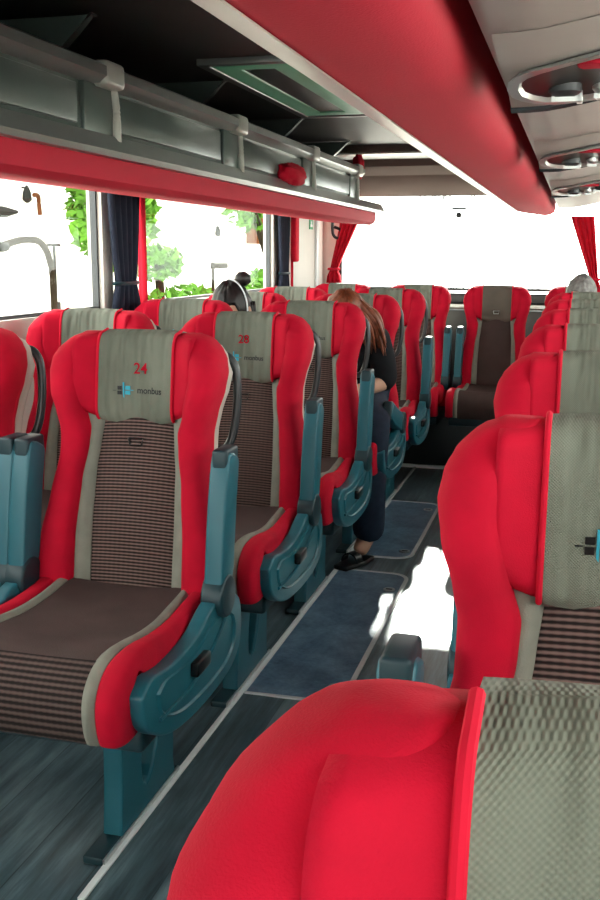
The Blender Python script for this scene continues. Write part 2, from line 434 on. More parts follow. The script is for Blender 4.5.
# ------------------------------------------------------------------ right rack: chrome lip, wide red underside, service panels
rr = empty('luggage_rack', (.2, 3.0, 1.45), 'overhead rack with wide red underside and chrome lip above the right seats', 'luggage rack')
O = (.2, 3.0, 1.45)
RE = 5.75
def taper(prof, y):
    # the far end curves up and in
    e = max(0, (y-(RE-.55))/.55)
    return [(p[0] + (e**2)*.10*max(0, (.31-p[0])/.2), p[1]) for p in prof]
sweep([(.12, 1.445), (.17, 1.438), (.23, 1.443), (.268, 1.456), (.280, 1.475), (.283, 1.52), (.283, 1.57), (.13, 1.57)], -.6, RE, 'red_underside', REDL, rr, O, n=60, fn=taper)
sweep([(.055, 1.468), (.088, 1.449), (.119, 1.443), (.119, 1.60), (.055, 1.60)], -.6, RE, 'chrome_lip', LIP, rr, O, n=60, fn=taper)
sweep([(.04, 1.60), (.30, 1.60), (1.26, 1.66), (1.26, 1.79), (.04, 1.79)], -.6, RE-.2, 'rack_box', RACKIN, rr, O)
# curved silver channel under the rack
ch = [(.310, 1.478), (.325, 1.472), (.38, 1.474), (.46, 1.487), (.60, 1.515), (.75, 1.550), (.9, 1.585), (1.0, 1.61), (1.0, 1.64), (.33, 1.62), (.310, 1.56)]
sweep(ch, -.6, RE-.1, 'service_channel', PSU, rr, O)
for i, yy in enumerate((.32, 1.43, 2.55, 3.76)):
    if i == 0: continue
    lab = ('service unit beyond the frame', 'nearest silver air and light unit under the right rack, showing dark nozzles', 'second silver air and light unit along the right rack', 'third silver air and light unit, far along the right rack')[i]
    t = empty('overhead_service_unit', (.45, yy, 1.45), lab, 'service unit', 'overhead service units under the right rack')
    def chz(x):
        for (a, u), (b, v) in zip(ch, ch[1:]):
            if a <= x <= b: return u+(v-u)*(x-a)/(b-a)
        return 1.5
    # housing that bulges below the channel
    rows = []
    nx = 24; x0, x1 = .322, .93
    yl = [(-.22, .0), (-.20, .006), (-.05, .012), (.08, .02), (.15, .03), (.165, .022), (.17, .0)]
    for (dy, dz) in yl:
        rows.append([(x0+(x1-x0)*q/nx-.45, dy-.03*math.sin(PI*q/nx), chz(x0+(x1-x0)*q/nx)-dz-.001-1.45) for q in range(nx+1)])
    back = [(p[0], p[1], p[2]+.02) for p in rows[-1]]; rows.append(back); rows.append([(p[0], p[1], p[2]+.02) for p in rows[0]])
    MB().grid(rows).build('housing', PSU, t)
    # dark lip along the rear edge
    P = [(x0+(x1-x0)*q/nx-.45, .16-.03*math.sin(PI*q/nx), chz(x0+(x1-x0)*q/nx)-.029-1.45) for q in range(nx+1)]
    MB().tube(P, .009, 8).build('dark_lip', DARK, t)
    cb = MB()
    # recessed dark tray with chrome surround
    def lens(a, b, n=30, e=2.6):
        return [((abs(math.cos(k))**(2/e))*math.copysign(1, math.cos(k))*a, (abs(math.sin(k))**(2/e))*math.copysign(1, math.sin(k))*b) for k in [2*PI*q/n for q in range(n)]]
    def zz(x, dy): 
        d = .015+.012*(dy+.05)/.13
        return chz(x+.45)-max(.0135, d)-1.45
    oc = (.105, .01)
    rows = []
    for (a, b, dz) in ((.225, .125, -.001), (.23, .13, -.006), (.215, .112, -.007), (.21, .107, .002)):
        rows.append([(p[0]+oc[0], p[1]+oc[1], zz(p[0]+oc[0], p[1]+oc[1])+dz) for p in lens(a, b)])
    MB().grid(rows, True).build('tray_rim', CHROME, t)
    rows = [[(p[0]+oc[0], p[1]+oc[1], zz(p[0]+oc[0], p[1]+oc[1])-.0015) for p in lens(a, b)] for a, b in ((.211, .108), (.18, .09), (.14, .07), (.09, .045), (.05, .025), (.01, .005))]
    tr_ = MB().grid(rows, True).build('tray', BLACK, t)
    for q in range(11):
        xx = -.03+.026*q; z = zz(xx, .085)
        MB().box(xx-.004, xx+.004, .072, .098, z-.016, z-.001).build('vent_fin', CHROME, t, bevel=.001, seg=1)
    for q, (px, py, rd) in enumerate(((-.045, .03, .022), (.0, .045, .014), (.04, .035, .022), (.09, .045, .016), (.135, .03, .022), (.18, .035, .016), (.22, .03, .018), (.0, -.03, .028), (.16, -.035, .028))):
        z = zz(px, py)
        px, py = px*1.1, py*1.5
        if q < 7:
            n_ = MB().tube([(px, py, z+.004), (px, py, z-.010), (px, py, z-.016)], [rd, rd, rd*.6], 16).build('air_nozzle', (DARK, CHROME)[q % 2], t)
            MB().box(px-rd*.8, px+rd*.8, py-.002, py+.002, z-.022, z-.015).build('nozzle_fin', CHROME, n_)
        else:
            MB().box(px-.035, px+.035, py-.02, py+.02, z-.006, z).build('red_button_panel', REDL, t, bevel=.004)

# ------------------------------------------------------------------ curtains and rear corner
def curtain(name, pts, wid, axis, mat, label, depth=.02, folds=5, parent=None):
    """pts: list of (centre xyz), wid: widths"""
    rows = []; n = folds*10
    for (p, w2) in zip(pts, wid):
        row = []
        for s_ in (0, 1):
            rg = range(n+1) if s_ == 0 else range(n, -1, -1)
            for i in rg:
                u = i/n - .5
                d = depth*math.sin(i/10*2*PI)*.5 + (.006 if s_ else -.006)
                row.append((p[0]+axis[0]*u*w2 + axis[1]*d, p[1]+axis[1]*u*w2 + axis[0]*d, p[2]))
        rows.append(row)
    o = MB().grid(rows, True, True).build(name, mat, parent, smooth='all')
    if label: tag(o, label, 'curtain')
    return o
def side_curtain(y, wd, label):
    t = empty('window_curtain', (-1.235, y, 1.0), label, 'curtain')
    zs = [0.0, .06, .12, .2, .35, .5, .60]
    curtain('cloth', [(0, 0, z) for z in zs], [wd*.9, wd*.8, wd*.62, wd*.75, wd*.9, wd, wd], (0, 1), CURT, None, parent=t)
    MB().tube([(.024*math.cos(a), wd*.36*math.sin(a), .115) for a in [2*PI*k/20 for k in range(21)]], .007, 8).build('tie_band', TEALD, t)
    curtain('red_lining', [(.004, wd*.54, z) for z in zs], [.012, .01, .01, .012, .018, .02, .02], (0, 1), CURTR, None, folds=1, depth=.03, parent=t)
side_curtain(3.56, .27, 'dark navy curtain gathered at the left window pillar, nearer one')
side_curtain(5.72, .22, 'dark navy curtain gathered beside the pale rear corner panel')
# pale corner panel with a sign
cp = empty('corner_panel', (-1.22, 6.2, .9), 'pale beige corner panel with small green sign left of the rear window', 'panel')
MB().box(-.04, -.005, -.40, .42, 0, .72).build('lining', WALLM, cp, bevel=.01)
s_ = MB().box(-.005, .001, .05, .13, .48, .54).build('sign', GREEN, cp)
MB().box(.0012, .0018, .065, .115, .495, .51).box(.0012, .0018, .08, .10, .51, .53).build('sign_symbol', WHITE, s_)
MB().box(-.005, .03, -.38, -.30, .28, .56).build('red_strap', CURTR, cp, bevel=.012)
MB().box(-.005, .012, .20, .26, .02, .70).build('light_edge', WHITE, cp, bevel=.004)
# dark bracket near the rear curtain
b_ = MB().tube(spline([(-1.13, 6.5, 1.50), (-1.13, 6.5, 1.36), (-1.09, 6.5, 1.33), (-1.08, 6.5, 1.38), (-1.12, 6.5, 1.40)], 6), .010, 8).build('curtain_hook', BLACK)
tag(b_, 'black curled curtain hook in the rear left corner', 'hook')
def rear_curtain(p0, p1, label):
    t = empty('rear_curtain', p0, label, 'curtain')
    n = 14; pts = []; wd = []
    for i in range(n+1):
        a = i/n
        pts.append(((p1[0]-p0[0])*(a**1.0), 0, (p1[2]-p0[2])*a)); wd.append(.14 - .09*a + .0*a)
    curtain('cloth', pts[::-1], wd[::-1], (1, 0), CURTR, None, folds=4, depth=.03, parent=t)
    e = pts[-1]
    MB().tube([(e[0]+.035*math.cos(a), .028*math.sin(a), e[2]) for a in [2*PI*k/20 for k in range(21)]], .009, 8).build('tie_band', REDP, t)
    curtain('cloth_tail', [(e[0], 0, e[2]-.09), (e[0], 0, e[2]-.045), (e[0], 0, e[2]-.005)], [.10, .09, .05], (1, 0), CURTR, None, folds=3, depth=.03, parent=t)
rear_curtain((-.99, 6.50, 1.52), (-1.12, 6.50, 1.13), 'red curtain tied back at the left side of the rear window')
rear_curtain((.44, 6.50, 1.46), (.53, 6.50, 1.08), 'red curtain tied back at the right side of the rear window')

# ------------------------------------------------------------------ the seat
WT = [(.36, .200), (.42, .208), (.5, .216), (.6, .209), (.7, .188), (.78, .172), (.84, .171), (.88, .178), (.93, .193), (.97, .199), (1.0, .194), (1.02, .184), (1.035, .170), (1.046, .155), (1.053, .135)]
GT = [(.36, .136), (.6, .134), (.73, .124), (.80, .112), (.84, .110), (.88, .122), (.95, .132), (1.0, .128), (1.035, .115), (1.053, .10)]
CT = [(.36, .099), (.63, .100), (.75, .096), (.8, .090), (.87, .083)]
def yc(z): return .015 - (1.0-min(z, 1.0))*.18 - .008*math.sin(PI*min(1, max(0, (z-.4)/.45)))
def dz_(z): return interp([(.36, .055), (.6, .060), (.8, .056), (.92, .084), (1.0, .076), (1.053, .03)], z)
def pill_front(x, z):
    """front surface (y) of the headrest pillow"""
    a = min(1, abs(x)/.135); return -.004 - .052*a**2 - (.99-z)*.13
def sup(n, e):
    out = []
    for q in range(n):
        t = 2*PI*q/n; c, s_ = math.cos(t), math.sin(t)
        out.append((math.copysign(abs(c)**(2/e), c), math.copysign(abs(s_)**(2/e), s_)))
    return out
def make_seat(side):
    t = empty('coach_seat', (0, 0, 0))
    # ribbed centre panel of the backrest
    zs = [.40+.48*i/40 for i in range(41)]
    rows = []
    for z in zs:
        c = interp(CT, z)+.004; y = yc(z)
        cr = [(-c+2*c*q/16) for q in range(17)]
        seam = .004*sum(math.exp(-((z-s0)/.004)**2) for s0 in (.565, .69))
        rows.append([(x, y - .012*(1-(x/c)**2) + seam, z) for x in cr] + [(c, y+.03, z), (-c, y+.03, z)])
    MB().grid(rows, True, True).build('back_panel', RIB, t)
    for sx in (-1, 1):
        rows = []
        for z in [.40+.50*i/40 for i in range(41)]:
            c = interp(CT, z); g = interp(GT, z)+.006; y = yc(z)
            pr = []
            for q in range(9):
                a = q/8; pr.append((sx*(c+(g-c)*a), y - .006 - .010*math.sin(PI*a) - .012*a, z))
            rows.append(pr + [(sx*g, y+.03, z), (sx*c, y+.03, z)])
        MB().grid(rows, True, True).build('back_trim', TRIM, t)
        # red bolster from seat to crown
        rows = []; S_ = sup(28, 2.7)
        for i in range(81):
            z = .375 + .68*(i/80)**.9 if False else .375 + .68*(1-(1-i/80)**1.15)
            z = min(z, 1.0545)
            W, g, y, d = interp(WT, z), interp(GT, z), yc(z), dz_(z)
            e = 1
            if z > 1.04: e = math.sqrt(max(.02, 1-((z-1.04)/.0155)**2))
            if i == 0: e = .8
            cx_, rx_ = (W+g)/2, (W-g)/2 + .004
            cy_, ry_ = y + (.045-d)/2, (.045+d)/2
            rows.append([(sx*(cx_+p[0]*rx_), cy_+p[1]*ry_*e, z) for p in S_])
        MB().grid(rows, True, True).build('side_bolster', RED, t, smooth='all')
        # piping seams on the outer flank
        for off in (.30, .72):
            P = []
            for i in range(40):
                z = .42 + .575*i/39; W, y, d = interp(WT, z), yc(z), dz_(z)
                P.append((sx*(W+.001-(.006 if off < .5 else 0)), y-d+off*(.045+d)-.004, z))
            MB().tube(P, [.0032*min(1, (39-i)/6+.05) for i in range(40)], 6).build('piping', REDP, t)
    # head pillow
    def zt(x): a = min(1, abs(x)/.145); return 1.055 - .006*a**4
    def zb(x): a = min(1, abs(x)/.145); return .848 + .045*a**3
    nx = 28
    def pil(x0, x1, o, v0=0.0, v1=1.0, vb=0.0, n=14):
        rows = []
        for q in range(nx+1):
            x = x0+(x1-x0)*q/nx; r_ = []
            a_, b_ = zb(x)-o, zt(x)+o
            H = (b_-a_)
            for k in range(n*2+1):       # front, bottom to top
                v = v0+(1-v0)*k/(2*n); z = a_+H*v
                e = 1-abs(2*v-1)**7
                y = (pill_front(x, z)-o) ; yb = .070+o; mid = (y+yb)/2
                r_.append((x, mid+(y-mid)*math.sqrt(max(0, e))**.8, z))
            for k in range(1, n*2+1):    # over the top and down the back
                v = 1-(1-vb)*k/(2*n); z = a_+H*v
                e = 1-abs(2*v-1)**7
                y = (pill_front(x, z)-o); yb = .070+o; mid = (y+yb)/2
                r_.append((x, mid+(yb-mid)*math.sqrt(max(0, e))**.8, z))
            rows.append(r_)
        return rows
    MB().grid(pil(-.14, .14, 0), True, True).build('head_pillow', RED, t, smooth='all')
    # cloth cover: outer and inner skin, so it has a thickness
    A, B = pil(-.090, .090, .0045, .04, 1, .25), pil(-.090, .090, .001, .04, 1, .25)
    rows = [a+b[::-1] for a, b in zip(A, B)]
    cov = MB().grid(rows, True, True).build('headrest_cover', COVER, t)
    for E_ in (A[0], A[-1]):
        MB().tube([(p[0], p[1]+.001, p[2]) for p in E_[:29]], .0035, 8, ref=(1, 0, 0)).build('cover_edging', REDP, cov)
    # print on the cover
    def fy(x, z): return pill_front(x, z)-.0055
    m = MB()
    def pr_(x0, x1, z0, z1, mi):
        m.box(x0, x1, fy(x0, (z0+z1)/2)-.0008, fy(x0, (z0+z1)/2)+.001, z0, z1, mi)
    pr_(-.046, -.036, .918, .9265, 0); pr_(-.046, -.036, .9285, .937, 0)
    pr_(-.034, -.031, .910, .945, 1); pr_(-.029, -.017, .918, .9265, 1); pr_(-.029, -.017, .9285, .937, 1); pr_(-.056, -.048, .9268, .9282, 0); pr_(-.017, -.010, .9268, .9282, 1)
    m.build('printed_mark', [BLACK, TEALM], cov, smooth=False)
    text_mesh('monbus', .0195, 'printed_wordmark', BLACK, cov, lambda c: Vector((c.x+.030, fy(c.x+.03, .9275+c.y)-.0004, .9275+c.y)))
    # small buckle on the back panel
    y = yc(.812)-.014
    MB().tube([(-.017, y, .822), (.017, y, .822), (.014, y, .806), (-.014, y, .806), (-.017, y, .822)], .0028, 6).build('buckle', BLACK, t)
    # moulded rear shell
    rows = []; S_ = sup(32, 3.2)
    for i in range(33):
        z = .36+.665*i/32
        W, y = interp(WT, z)-(.006 if z < .97 else .014), yc(z)
        e = 1 if z < .98 else math.sqrt(max(.05, 1-((z-.98)/.048)**2))
        rows.append([(p[0]*W, y+.062+p[1]*.034*e, z) for p in S_])
    MB().grid(rows, True, True).build('back_shell', SHELL, t)
    # cushion
    path = [(-.10, .508), (-.16, .500), (-.24, .494), (-.30, .494), (-.38, .502), (-.46, .516), (-.52, .522), (-.565, .512), (-.595, .485), (-.605, .450), (-.60, .41), (-.59, .385)]
    path = [(p.x, p.y) for p in spline([(a, b, 0) for a, b in path], 4)]
    def band(xs, lift, name, mat, inner=.05):
        rows = []
        for (y, z) in path:
            f = .93 + .07*min(1, max(0, (-y-.2)/.3))
            k = min(1, max(0, (-y-.5)/.1))       # how far the normal has turned forward
            r_ = [(x*f, y - lift(x)*k, z + lift(x)*(1-k)) for x in xs]
            # underside / backing
            b_ = [(x*f, min(y+.05, -.15) if k > .5 else y, max(z-.08, .375) if k < .5 else z-.005) for x in (xs[-1], xs[0])]
            rows.append(r_ + b_)
        return MB().grid(rows, True, True).build(name, mat, t)
    xs = [-.150+.30*q/16 for q in range(17)]
    band(xs, lambda x: -.008*(1-(x/.15)**2), 'seat_cushion', [PLAIN], 0)
    m = MB(); rows = []
    for (y, z) in path[26:]:
        f = .93 + .07*min(1, max(0, (-y-.2)/.3)); k = min(1, max(0, (-y-.5)/.1))
        rows.append([(x*f*.995, y-(.004-.006*(1-(x/.15)**2))*k, z+(.004-.006*(1-(x/.15)**2))*(1-k)) for x in xs] + [(.145*f, y+.01, z-.006), (-.145*f, y+.01, z-.006)])
    m.grid(rows, True, True); m.build('ribbed_front', FRONTRIB, t)
    for sx in (-1, 1):
        xs = [sx*(.147+.026*q/6) for q in range(7)]
        band(xs, lambda x: .002+.008*math.sin(PI*(abs(x)-.147)/.026), 'cushion_trim', TRIM)
        # red side bolster of the cushion
        rows = []; S_ = sup(24, 2.8)
        for i, (y, z) in enumerate(path):
            k = min(1, max(0, (-y-.48)/.11)); f = .93 + .07*min(1, max(0, (-y-.2)/.3))
            e = 1 if 0 < i < len(path)-1 else .8
            row = []
            for p in S_:
                x = sx*(.194+p[0]*.026*e)*f; v = p[1]*.046*e - .034
                row.append((x, y - v*k, max(z + v*(1-k), .36)) )
            rows.append(row)
        MB().grid(rows, True, True).build('cushion_bolster', RED, t, smooth='all')
        # teal side panel
        ol = [(-.555, .470), (-.545, .415), (-.50, .375), (-.43, .345), (-.34, .330), (-.22, .325), (-.10, .335), (-.04, .365), (-.02, .42), (-.035, .48), (-.09, .505), (-.17, .520), (-.22, .510), (-.28, .488), (-.36, .478), (-.44, .480), (-.51, .490)]
        ol = [(p.x-.012, p.y) for p in spline([(a, b, 0) for a, b in ol+ol[:1]], 3)][:-1]
        x0 = sx*.212
        pn = MB().prism(ol, lambda p, k: (x0+sx*.034*k, p[0], p[1])).build('side_panel', TEAL, t, bevel=.006)
        cyy, czz = -.29, .42
        il = [((p[0]-cyy)*.80+cyy, (p[1]-czz)*.66+czz) for p in ol]
        rows = [[(sx*.2465, p[0], p[1]) for p in il], [(sx*.251, (p[0]-cyy)*.97+cyy, (p[1]-czz)*.95+czz) for p in il], [(sx*.2465, (p[0]-cyy)*.94+cyy, (p[1]-czz)*.9+czz) for p in il]]
        MB().grid(rows, True).build('raised_rib', TEAL, pn)
        MB().tube(spline([(sx*.248, -.50, .40), (sx*.248, -.34, .40), (sx*.248, -.18, .45), (sx*.248, -.10, .52)], 6), .004, 8).build('moulded_line', TEAL, pn)
        if sx == side:
            MB().box(min(sx*.244, sx*.262), max(sx*.244, sx*.262), -.345, -.27, .415, .445).build('recline_button', BLACK, pn, bevel=.005)
        # armrest
        px, py, pz = sx*(.236 if sx == side == 1 else .225), -.165, .52
        ar = []
        prof = [(-.028, .0), (-.020, .06), (-.008, .14), (.008, .22), (.025, .280), (.043, .302), (.088, .284), (.093, .265), (.078, .20), (.064, .12), (.052, .05), (.03, 0)]
        prof = [(p.x, p.y) for p in spline([(a, b, 0) for a, b in prof], 2)]
        am = MB().prism(prof, lambda p, k: (-.021+.042*k, p[0], p[1]))
        am = am.build('armrest', TEAL, t, bevel=.009); am.location = (px, py, pz)
        MB().tube([(-.0245, .008, .0), (.0245, .008, .0)], .046, 28).build('pivot_cap', TEALD, am, bevel=.006)
        MB().box(-.017, .017, .022, .098, .262, .308).build('end_cap', TEALD, am, bevel=.006)
    # grab handle at the aisle shoulder
    P = spline([(side*.150, .100, 1.000), (side*.172, .105, .995), (side*.188, .108, .965), (side*.192, .105, .90), (side*.186, .098, .83), (side*.172, .088, .79), (side*.15, .08, .785)], 6)
    if side > 0: MB().tube(P, .010, 12, ref=(0, 1, 0)).build('grab_handle', DARK, t)
    # under-frame and pedestal
    MB().box(-.211, .211, -.50, -.10, .325, .372).build('under_frame', TEALD, t, bevel=.01)
    return t
def add_pedestal(t, xo):
    out = [(-.300, .0), (-.305, .02), (-.295, .12), (-.290, .34), (.01, .34), (.0, .27), (-.01, .16), (-.015, .05), (-.005, 0)]
    hole = [(-.235+.0*k, 0) for k in range(0)]
    hole = []
    for k in range(20):
        a = 2*PI*k/20; hole.append((-.135+.045*math.cos(a)+.035*math.sin(a), .195+.125*math.sin(a)))
    bm = bmesh.new()
    vo = [bm.verts.new((xo-.022, p[0], p[1])) for p in out]; vh = [bm.verts.new((xo-.022, p[0], p[1])) for p in hole]
    es = [bm.edges.new((L_[i], L_[(i+1) % len(L_)])) for L_ in (vo, vh) for i in range(len(L_))]
    fs = [f for f in bmesh.ops.triangle_fill(bm, use_beauty=True, use_dissolve=False, edges=es)['geom'] if isinstance(f, bmesh.types.BMFace)]
    r = bmesh.ops.extrude_face_region(bm, geom=fs)
    bmesh.ops.translate(bm, vec=(.044, 0, 0), verts=[v for v in r['geom'] if isinstance(v, bmesh.types.BMVert)])
    bmesh.ops.recalc_face_normals(bm, faces=bm.faces)
    es = [e for e in bm.edges if len(e.link_faces) == 2 and e.calc_face_angle(0) > R(35)]
    bmesh.ops.bevel(bm, geom=es, offset=.006, segments=2, profile=.5, affect='EDGES')
    me = bpy.data.meshes.new('pedestal'); bm.to_mesh(me); bm.free(); me.materials.append(TEAL)
    o = bpy.data.objects.new('pedestal', me); COL.objects.link(o); o.parent = t
    MB().box(xo-.026, xo+.020, -.39, .01, .0, .018).build('foot_plate', TEALD, o, bevel=.004)
    MB().box(xo+.020, xo+.025, -.39, .01, .0, .016).build('foot_trim', CHROME, o)
def add_wall_leg(t, sx):
    # the window seat hangs on a bracket towards the wall
    o = MB().box(min(sx*.10, sx*.14), max(sx*.10, sx*.14), -.40, -.12, 0, .34).build('pedestal', TEAL, t, bevel=.008)
    MB().box(min(sx*.08, sx*.16), max(sx*.08, sx*.16), -.46, -.06, 0, .016).build('foot_plate', TEALD, o, bevel=.004)

protoL = make_seat(1); add_pedestal(protoL, .045)
protoLW = make_seat(1); add_wall_leg(protoLW, -1)
protoR = make_seat(-1); add_pedestal(protoR, -.045)
protoRW = make_seat(-1); add_wall_leg(protoRW, 1)
used = set()
def place(proto, x, y, label, group):
    if proto.name not in used: o = proto; used.add(proto.name)
    else: o = copy_tree(proto)
    o.location = (x, y, 0)
    tag(o, label, 'coach seat', group); return o
PITCH = .75
seats = {}
GA, GW, GR, GB = 'left aisle seats facing the camera', 'left window seats', 'seats of the right column', 'rear bench seats'
la = ['large red and grey coach seat numbered 24, nearest in the left aisle column',
      'red and grey aisle seat directly behind the seat numbered 24',
      'left aisle seat, third from the front, just in front of the auburn-haired passenger',
      'left aisle seat where the auburn-haired passenger in black sits',
      'left aisle seat just before the rear bench, behind the auburn-haired passenger']
lw = ['red window seat cut off by the left edge, beside the seat numbered 24',
      'left window seat directly behind the one cut off by the left edge',
      'left window seat beneath the navy curtain, third along the windows',
      'left window seat holding the dark-haired passenger with a white hair band',
      'last left window seat before the rear bench']
for k in range(5):
    seats['A%d' % k] = place(protoL, -.50, 2.05+PITCH*k, la[k], GA)
    seats['W%d' % k] = place(protoLW, -1.0, 2.05+PITCH*k, lw[k], GW)
lr = ['very large red seat headrest filling the bottom right corner',
      'right aisle seat, second from the camera, with blue and black mark on its grey cover',
      'third right aisle seat from the camera, red wing beside grey cover',
      'fourth right aisle seat from the camera', 'fifth right aisle seat from the camera',
      'sixth right aisle seat from the camera, small red corner showing',
      'farthest right aisle seat, just in front of the grey-haired passenger']
for k in range(7):
    seats['R%d' % k] = place(protoR, .50 if k else .492, (1.08 if k else 1.095)-PITCH+PITCH*k, lr[k], GR)
    place(protoRW, 1.0, .35+PITCH*k, 'right window seat beside the ' + ('nearest', 'second', 'third', 'fourth', 'fifth', 'sixth', 'farthest')[k] + ' right aisle seat', 'right window seats')
lb = ['rear bench seat in the far left corner by the red curtain', 'rear bench seat left of the centre one, red wings and grey cover',
      'centre rear bench seat facing straight down the aisle', 'rear bench seat where the grey-haired passenger sits', 'rear bench seat in the far right corner']
for k in range(5):
    b = place(protoLW, -.90+.45*k if k != 2 else .0, 5.80, lb[k], GB)
    for ch in kids(b):
        if ch.name.startswith('pedestal'):
            for c2 in kids(ch): bpy.data.objects.remove(c2)
            bpy.data.objects.remove(ch)
    b.scale = (.93, 1, 1)
    if k == 2: b_centre = b
    for ch in kids(b):
        n_ = ch.name.split('.')[0]
        drop = n_ in ('grab_handle', 'side_panel')
        if n_ == 'armrest':
            if (k == 1 and ch.location.x > 0) or (k == 2 and ch.location.x < 0): ch.location.x = math.copysign(.205, ch.location.x)
            else: drop = True
        if drop:
            for c2 in kids(ch): bpy.data.objects.remove(c2)
            bpy.data.objects.remove(ch)
COVD = simple('brown_grey_cover', (92, 84, 76), .85, .1, 10, bump=.4, bsc=400, spec=.25)
for ch in kids(b_centre):
    n_ = ch.name.split('.')[0]
    if n_ in ('headrest_cover', 'back_panel', 'ribbed_front'):
        ch.data = ch.data.copy(); ch.data.materials[0] = COVD if n_ == 'headrest_cover' else PLAIN
        for c2 in kids(ch):
            if c2.name.startswith('printed') : bpy.data.objects.remove(c2)
    if n_ == 'buckle': ch.data = ch.data.copy(); ch.data.materials[0] = CHROME; ch.location = (.0, -.015, .095)
# armrest of the auburn-haired passenger's seat is folded down
for ch in kids(seats['A3']):
    if ch.name.startswith('armrest') and ch.location.x > 0: ch.rotation_euler = (R(82), 0, 0)
def numberplate(seat, txt, dx=.006, z=.975):
    cov = [c for c in kids(seat) if c.name.startswith('headrest_cover')][0]
    text_mesh(txt, .034, 'embroidered_number', REDP, cov, lambda c: Vector((c.x+dx, pill_front(c.x+dx, z+c.y)-.0064, z+c.y)))
numberplate(seats['A0'], '24'); numberplate(seats['A1'], '28', -.004, .98); numberplate(seats['W1'], '27')

# ------------------------------------------------------------------ passengers
def skin_body(name, verts, edges, radii, mat, parent=None, subs=2, root=0):
    me = bpy.data.meshes.new(name); me.from_pydata(verts, edges, []); me.materials.append(mat)
    o = bpy.data.objects.new(name, me); COL.objects.link(o)
    md = o.modifiers.new('skin', 'SKIN'); md.use_smooth_shade = True
    sv = me.skin_vertices[0].data
    for i, r in enumerate(radii):
        sv[i].radius = r if isinstance(r, tuple) else (r, r); sv[i].use_root = (i == root)
    ms = o.modifiers.new('sub', 'SUBSURF'); ms.levels = subs; ms.render_levels = subs
    dg = bpy.context.evaluated_depsgraph_get(); m2 = bpy.data.meshes.new_from_object(o.evaluated_get(dg))
    bpy.data.objects.remove(o)
    m2.polygons.foreach_set('use_smooth', [True]*len(m2.polygons)); m2.name = name
    o = bpy.data.objects.new(name, m2); COL.objects.link(o); o.parent = parent; return o
def head_mesh(c, yaw=0, pitch=0, s=1.0):
    """head facing -Y at c"""
    m = MB()
    def fn(d):
        k = 1.0
        if d.z < 0: k -= .10*(-d.z)*abs(d.x)
        # nose
        k += .20*math.exp(-((d.x/.13)**2+((d.z+.12)/.2)**2))*(d.y < 0)
        # eye sockets
        for sx in (-1, 1): k -= .07*math.exp(-(((d.x-sx*.36)/.17)**2+((d.z-.08)/.13)**2))*(d.y < 0)
        # lips, chin
        k += .05*math.exp(-((d.x/.25)**2+((d.z+.52)/.07)**2))*(d.y < 0)
        k += .07*math.exp(-((d.x/.3)**2+((d.z+.85)/.2)**2))*(d.y < 0)
        return k
    m.ellip((0, 0, 0), (.074*s, .090*s, .112*s), 40, 30, fn)
    for sx in (-1, 1):
        m.ellip((sx*.074*s, .008, -.002), (.010*s, .018*s, .030*s), 12, 8)
    rot = Matrix.Rotation(yaw, 4, 'Z') @ Matrix.Rotation(pitch, 4, 'X')
    T = Matrix.Translation(c) @ rot
    m.v = [tuple(T @ Vector(v)) for v in m.v]
    return m, T
def person(name, label, base, J, Rr, E_, headc, yaw, pitch, hair, root=0):
    p = empty(name, base, label, 'person')
    b0 = Vector(base)
    hm, T = head_mesh(Vector(headc)-b0, yaw, pitch)
    vs = [tuple(Vector(v)-b0) for v in J]
    body = skin_body('body', vs, E_, Rr, SKIN, p, root=root)
    bm = bmesh.new(); bm.from_mesh(body.data)
    tmp = bpy.data.meshes.new('h'); tmp.from_pydata(hm.v, [], hm.f); bm.from_mesh(tmp)
    bm.to_mesh(body.data); bm.free()
    body.data.polygons.foreach_set('use_smooth', [True]*len(body.data.polygons))
    for sx in (-1, 1):
        e = T @ Vector((sx*.027, -.078, .012))
        MB().ellip(e, (.0095, .0095, .0095), 12, 8, mi=0).build('eye', WHITE, p)
        e = T @ Vector((sx*.027, -.0865, .012))
        MB().ellip(e, (.004, .002, .004), 10, 6).build('pupil', BLACK, p)
    return p, T
def seated(base, headc, lean=0, lx=0, ankle_l=None):
    """generic seated skeleton facing -Y; base = pelvis position"""
    px, py, pz = base; hx, hy, hz = headc
    neck = ((px*.15+hx*.85), hy+.03, hz-.13); chest = ((px+hx)/2, (py+hy)/2+.02, pz+.60*(hz-.15-pz)); waist = (px*.8+hx*.2, py-.005, pz+.14)
    J = [base, waist, chest, neck, (hx, hy+.01, hz-.05)]
    Rr = [(.125, .10), (.115, .085), (.135, .09), .052, .05]
    E_ = [(0, 1), (1, 2), (2, 3), (3, 4)]
    for sx in (-1, 1):
        n = len(J)
        sh = (neck[0]+sx*.145, neck[1]+.02, neck[2]-.075)
        el = (sh[0]+sx*.035, sh[1]-.03, sh[2]-.235); wr = (px+sx*.11, el[1]-.19, el[2]-.03)
        ha = (px+sx*.085, wr[1]-.07, wr[2]-.02)
        J += [sh, el, wr, ha]; Rr += [.052, .038, .026, (.034, .018)]
        E_ += [(2, n), (n, n+1), (n+1, n+2), (n+2, n+3)]
        # fingers
        for f, (a, ln) in enumerate(((-.022, .045), (-.008, .052), (.008, .05), (.022, .04))):
            q = len(J); J += [(ha[0]+a, ha[1]-.04, ha[2]), (ha[0]+a*1.1, ha[1]-.04-ln*.6, ha[2]-.012)]; Rr += [.009, .007]; E_ += [(n+3, q), (q, q+1)]
        n = len(J)
        J += [(px+sx*.10, py-.02, pz-.01), (px+sx*.13, py-.36, pz+.02), (px+sx*.13, py-.36, .10), (px+sx*.13, py-.47, .035)]
        Rr += [.088, .058, .038, (.038, .022)]
        E_ += [(0, n), (n, n+1), (n+1, n+2), (n+2, n+3)]
    return J, Rr, E_
